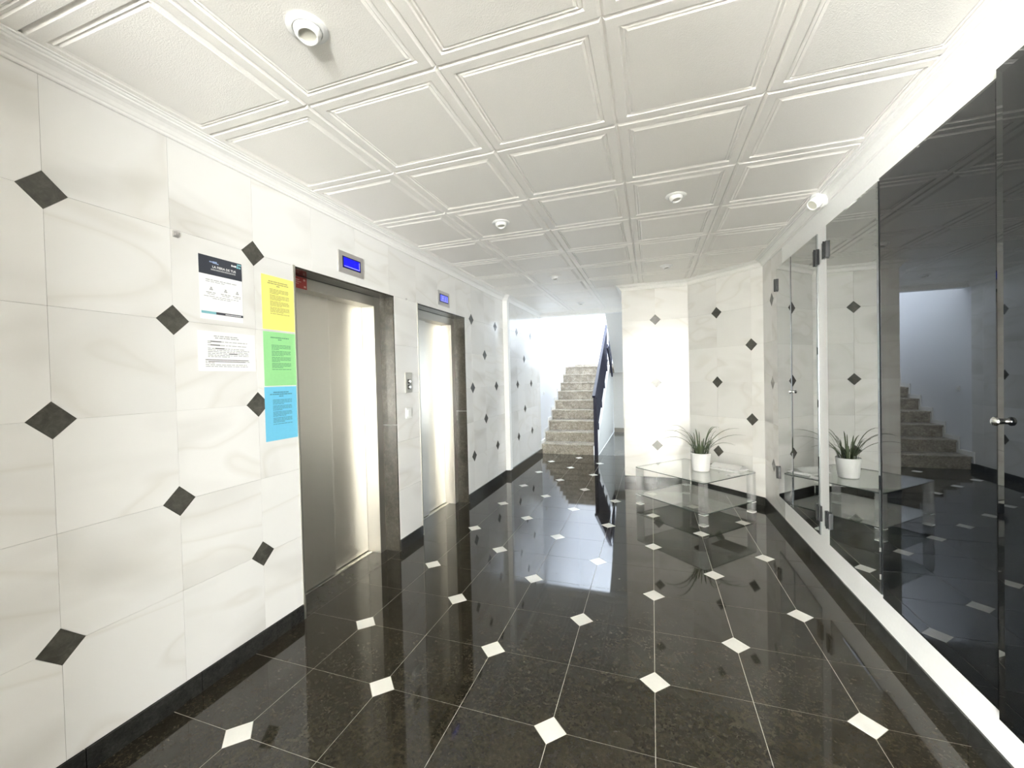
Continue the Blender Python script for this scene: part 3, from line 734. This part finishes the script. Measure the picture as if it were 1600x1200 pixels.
# white lamp fixed on the cornice of the right wall
cl = empty('cornice_lamp', (1.055, 3.21, 2.515)); tag(cl, 'round white lamp fixed to the cornice above the glass doors', 'lamp')
ax = Vector((-0.72, -0.30, -0.62)).normalized()
q = ax.to_track_quat('Z', 'Y').to_matrix().to_4x4()
MB().lathe([(0.0, -0.045), (0.056, -0.045), (0.060, -0.012), (0.058, 0.004), (0.050, 0.012), (0.0, 0.014)], 32).build('base', WHITEPL, cl, q, smooth=True)
hd_ = MB().lathe([(0.0, 0.012), (0.036, 0.012), (0.039, 0.03), (0.037, 0.060), (0.033, 0.066), (0.030, 0.060), (0.0, 0.056)], 28).build('lamp_head', WHITEPL, cl, q, smooth=True)
MB().lathe([(0.0, 0.059), (0.026, 0.0585), (0.029, 0.061), (0.0, 0.0605)], 24).build('lens', LENS, hd_, Matrix.Identity(4), smooth=True)

# ------------------------------------------------------------------ glass table
tcx, tcy = 0.392, 4.640
tb = empty('glass_table', (tcx, tcy, 0), math.radians(-43.0 + 90)); tag(tb, 'two tier clear glass coffee table with acrylic legs', 'table')
# local x axis along front corner -> right corner, local y -> left corner
TW, TD, TZ, SZ = 0.80, 0.85, 0.392, 0.105
def rounded_rect(w, h, r, n=5):
    p = []
    for cx, cy, a0 in ((w / 2 - r, -h / 2 + r, -90), (w / 2 - r, h / 2 - r, 0), (-w / 2 + r, h / 2 - r, 90), (-w / 2 + r, -h / 2 + r, 180)):
        for k in range(n + 1):
            a = math.radians(a0 + 90 * k / n); p.append((cx + r * math.cos(a), cy + r * math.sin(a)))
    return p
EDGE = plain('glass_edge', (0.03, 0.045, 0.04), 0.15)
def glass_sheet(name, z, t, w, h, r):
    o = MB().prism(rounded_rect(w, h, r), z, z + t).build(name, TABLEGLASS, tb)
    # polished edge band, darker than the sheet
    poly = rounded_rect(w + 0.0016, h + 0.0016, r); b = MB(); n = len(poly)
    b.v = [(x, y, z + 0.0006) for x, y in poly] + [(x, y, z + t - 0.0006) for x, y in poly]
    b.f = [(i, (i + 1) % n, n + (i + 1) % n, n + i) for i in range(n)]
    b.build('polished_edge', EDGE, o, Matrix.Identity(4))
    return o
glass_sheet('table_top', TZ, 0.008, TW, TD, 0.03)
glass_sheet('shelf', SZ, 0.008, TW - 0.02, TD - 0.02, 0.03)
lg = 0.066
for sx in (-1, 1):
    for sy in (-1, 1):
        x, y = sx * (TW / 2 - 0.036), sy * (TD / 2 - 0.036)
        L_ = MB()
        poly = rounded_rect(lg, lg, 0.012, 4); inner = rounded_rect(lg - 0.012, lg - 0.012, 0.008, 4); n = len(poly)
        z0, z1 = 0.006, TZ - 0.001
        L_.v = [(x + a, y + b_, z) for z in (z0, z1) for a, b_ in poly] + [(x + a, y + b_, z) for z in (z0, z1) for a, b_ in inner]
        for i in range(n):
            j = (i + 1) % n
            L_.f += [(i, j, n + j, n + i), (2 * n + j, 2 * n + i, 3 * n + i, 3 * n + j), (n + i, n + j, 3 * n + j, 3 * n + i), (j, i, 2 * n + i, 2 * n + j)]
        lo = L_.build('leg', ACRYL, tb)
        MB().prism([(x + a * 1.06, y + b_ * 1.06) for a, b_ in poly], 0.0, 0.006).build('foot', WHITEPL, lo, Matrix.Identity(4))
        # pale collar where the shelf is held
        MB().prism([(x + a * 1.05, y + b_ * 1.05) for a, b_ in poly], SZ - 0.005, SZ - 0.001).build('collar', WHITEPL, lo, Matrix.Identity(4))

# ------------------------------------------------------------------ potted plant
ZT = TZ + 0.008
pp = empty('potted_plant', (0.462, 4.60, ZT)); tag(pp, 'spiky green spider plant in a white pot on the glass table', 'plant')
MB().lathe([(0.0, 0.001), (0.074, 0.001), (0.080, 0.006), (0.097, 0.176), (0.098, 0.184), (0.094, 0.186), (0.090, 0.176), (0.087, 0.160), (0.0, 0.160)], 40).build('pot', POT, pp, smooth=True)
MB().lathe([(0.0, 0.164), (0.06, 0.163), (0.0868, 0.161), (0.0868, 0.1605), (0.0, 0.1605)], 24).build('soil', SOIL, pp, smooth=True)
def leaf(root, r0, ang, reach, peak, end, width, name='leaf'):
    """strap leaf: rises from the crown, arches out to `reach` in direction ang; z relative to soil"""
    b = MB(); n = 9; dx, dy = math.cos(ang), math.sin(ang)
    p0 = Vector((r0 * dx, r0 * dy, 0.158)); 
    c1 = p0 + Vector((dx * reach * 0.18, dy * reach * 0.18, peak * 0.75)); c2 = p0 + Vector((dx * reach * 0.55, dy * reach * 0.55, peak * 1.25)); p3 = p0 + Vector((dx * reach, dy * reach, end))
    for i in range(n + 1):
        t = i / n; s = 1 - t
        p = p0 * s ** 3 + c1 * 3 * s * s * t + c2 * 3 * s * t * t + p3 * t ** 3
        wd = width * (0.75 + 0.9 * t * (1 - t)) * (1 - t ** 3) + 0.0006
        side = Vector((-dy, dx, 0)) * wd; up = Vector((0, 0, wd * 0.55))
        b.v += [tuple(p - side + up), tuple(p), tuple(p + side + up)]
    for i in range(n):
        a = 3 * i; b.f += [(a, a + 1, a + 4, a + 3), (a + 1, a + 2, a + 5, a + 4)]
    k = len(b.v); b.v += [(x, y, z - 0.0009) for x, y, z in b.v]; b.f += [tuple(k + q for q in reversed(ff)) for ff in b.f]
    o = b.build(name, LEAF, root)
    for pg in o.data.polygons: pg.use_smooth = True
    return o
rl = random.Random(11)
# view plane of the plant: right = camera right direction
va = math.atan2(0.3213, 0.9467)
long_leaves = [(math.pi + 0.10, 0.38, 0.200, 0.175), (math.pi - 0.25, 0.33, 0.240, 0.235), (math.pi + 0.35, 0.30, 0.250, 0.270), (math.pi - 0.45, 0.26, 0.280, 0.285),
               (0.12, 0.40, 0.230, 0.255), (-0.22, 0.39, 0.190, 0.205), (0.42, 0.24, 0.250, 0.265), (0.30, 0.18, 0.27, 0.26), (-0.5, 0.28, 0.14, 0.12)]
for a, rr, pk, en_ in long_leaves: leaf(pp, 0.035, va + a, rr, pk, en_, 0.0062)
for k in range(34):
    a = rl.uniform(0, 2 * math.pi); h = rl.uniform(0.09, 0.25)
    leaf(pp, rl.uniform(0.01, 0.075), a, rl.uniform(0.02, 0.12), h * 0.75, h, rl.uniform(0.0045, 0.0078))
# ------------------------------------------------------------------ leaflets on the table
def leaflet(cx, cy, z, w, h, rz, t, bulge, label, m=PAPER):
    root = empty('leaflet', (cx, cy, z), rz); tag(root, label, 'leaflet', 'white leaflets on the glass table')
    b = MB(); n = 8
    for i in range(n + 1):
        x = -w / 2 + w * i / n; zz = bulge * math.sin(math.pi * i / n) ** 2
        for y in (-h / 2, h / 2): b.v.append((x, y, zz + t))
    k = len(b.v)
    for i in range(n + 1):
        x = -w / 2 + w * i / n; zz = bulge * math.sin(math.pi * i / n) ** 2
        for y in (-h / 2, h / 2): b.v.append((x, y, zz))
    for i in range(n):
        b.f += [(2 * i, 2 * i + 2, 2 * i + 3, 2 * i + 1), (k + 2 * i + 1, k + 2 * i + 3, k + 2 * i + 2, k + 2 * i), (2 * i, k + 2 * i, k + 2 * i + 2, 2 * i + 2), (2 * i + 1, 2 * i + 3, k + 2 * i + 3, k + 2 * i + 1)]
    b.f += [(0, 1, k + 1, k), (2 * n, k + 2 * n, k + 2 * n + 1, 2 * n + 1)]
    b.build('pages', m, root, smooth=True)
    return root
LF = plain('leaflet_grey', (0.80, 0.80, 0.80), 0.35)
leaflet(0.735, 4.72, ZT + 0.001, 0.21, 0.297, math.radians(52), 0.010, 0.0, 'thick white leaflet at the bottom of the pile beside the plant')
leaflet(0.745, 4.735, ZT + 0.0125, 0.20, 0.290, math.radians(38), 0.008, 0.0, 'pale grey leaflet in the middle of the pile beside the plant', LF)
leaflet(0.735, 4.75, ZT + 0.0225, 0.21, 0.28, math.radians(60), 0.003, 0.022, 'curling white leaflet on top of the pile beside the plant')
leaflet(0.735, 4.470, ZT + 0.001, 0.06, 0.13, math.radians(-45), 0.004, 0.010, 'small folded leaflet in front of the pile on the glass table')

# ------------------------------------------------------------------ stairs
st_ = empty('staircase', (XL2 + 0.003, YH - 0.03, 0)); tag(st_, 'speckled beige granite staircase rising to the bright landing', 'staircase')
NR, RI, TR = 9, 0.180, 0.29
SW = 0.942
for k in range(NR):
    y = TR * k
    MB().box(0.012, SW, y, y + 0.03, RI * k, RI * (k + 1) - 0.03).build('riser', STAIRST, st_)
    MB().box(0.012, SW, y - 0.025, (y + TR - 0.002) if k < NR - 1 else y + 0.033, RI * (k + 1) - 0.03, RI * (k + 1)).build('tread', STAIRST, st_, bevel=0.004)
sk_ = MB(); pts = []
for k in range(NR):
    pts += [(TR * k - 0.055, RI * k + (0.0 if k == 0 else 0.06)), (TR * k - 0.055, RI * (k + 1) + 0.06)]
poly = pts + [(TR * (NR - 1) + 0.10, RI * NR + 0.06), (TR * (NR - 1) + 0.10, RI * NR - 0.05), (0.12, 0.0)]
sk_.prism([(a, b_) for a, b_ in poly][::-1], 0.0, 0.012)
sk_.build('skirting', PAINT, st_, frame((0, 0, 0), (0, 1, 0), Z))
ls_ = MB().box(XL2 + 0.001, 0.2, 10.93, 10.949, 1.62, 1.70).build('baseboard_landing', STAIRST); struct(ls_, 'granite skirting behind the stair landing')
# balustrade of the lower flight
rx = -0.940
rl_ = empty('stair_railing', (rx, YH - 0.02, 0)); tag(rl_, 'navy metal balustrade along the right of the stairs', 'railing')
sl = RI / TR; L = TR * (NR - 1)
MB().box(-0.030, 0.034, -0.052, -0.012, 0.0, 1.02).build('newel_post', NAVY, rl_, bevel=0.003)
MB().beam((-0.02, -0.06, 1.03), (-0.02, L + 0.05, 1.03 + sl * (L + 0.11)), 0.05, 0.04).build('handrail', NAVY, rl_)
MB().beam((-0.01, -0.02, 0.31), (-0.01, L, 0.31 + sl * L), 0.03, 0.03).build('bottom_rail', NAVY, rl_)
k = 0; y = -0.02
bal = MB().box(-0.009, 0.009, -0.009, 0.009, 0, 0.74).mesh('baluster'); bal.materials.append(NAVY)
while y < L - 0.05:
    link('baluster', bal, None, rl_, Matrix.Translation((-0.01, y, 0.30 + sl * y + 0.012))); y += 0.11
ip = MB(); y0_, y1_ = -0.02, L
for x in (-0.004, 0.004): ip.v += [(x, y0_, 0.32 + sl * y0_), (x, y1_, 0.32 + sl * y1_), (x, y1_, 1.01 + sl * y1_), (x, y0_, 1.01 + sl * y0_)]
ip.f = [(0, 1, 2, 3), (7, 6, 5, 4), (0, 4, 5, 1), (1, 5, 6, 2), (2, 6, 7, 3), (3, 7, 4, 0)]
ip.build('infill_sheet', NAVY, rl_, Matrix.Translation((-0.01, 0, 0)))
for k in (1, 3, 5, 7):
    y = TR * k + 0.06
    MB().box(-0.012, 0.012, y - 0.012, y + 0.012, 0.19 + sl * y, 0.31 + sl * y).build('stanchion', NAVY, rl_)
# balustrade of the upper flight, beyond the landing
ru = empty('stair_railing', (-0.855, 9.66, 1.60)); tag(ru, 'short dark balustrade of the upper flight, right of the stair landing', 'railing')
MB().beam((0.0, 0.0, -0.20), (0.0, -0.95, 0.40), 0.03, 0.10).build('string_plate', NAVY, ru)
MB().beam((0.0, 0.0, 0.60), (0.0, -0.60, 0.95), 0.04, 0.04).build('handrail', NAVY, ru)
for y in (-0.02, -0.22, -0.42, -0.58): MB().beam((0, y, -0.15 - y * 0.6), (0, y, 0.60 - y * 0.58), 0.016, 0.016).build('baluster', NAVY, ru)
for z in (0.25, 0.55): MB().beam((0, 0, z), (-0.075, 0.0, z), 0.014, 0.014).build('link_bar', NAVY, ru)
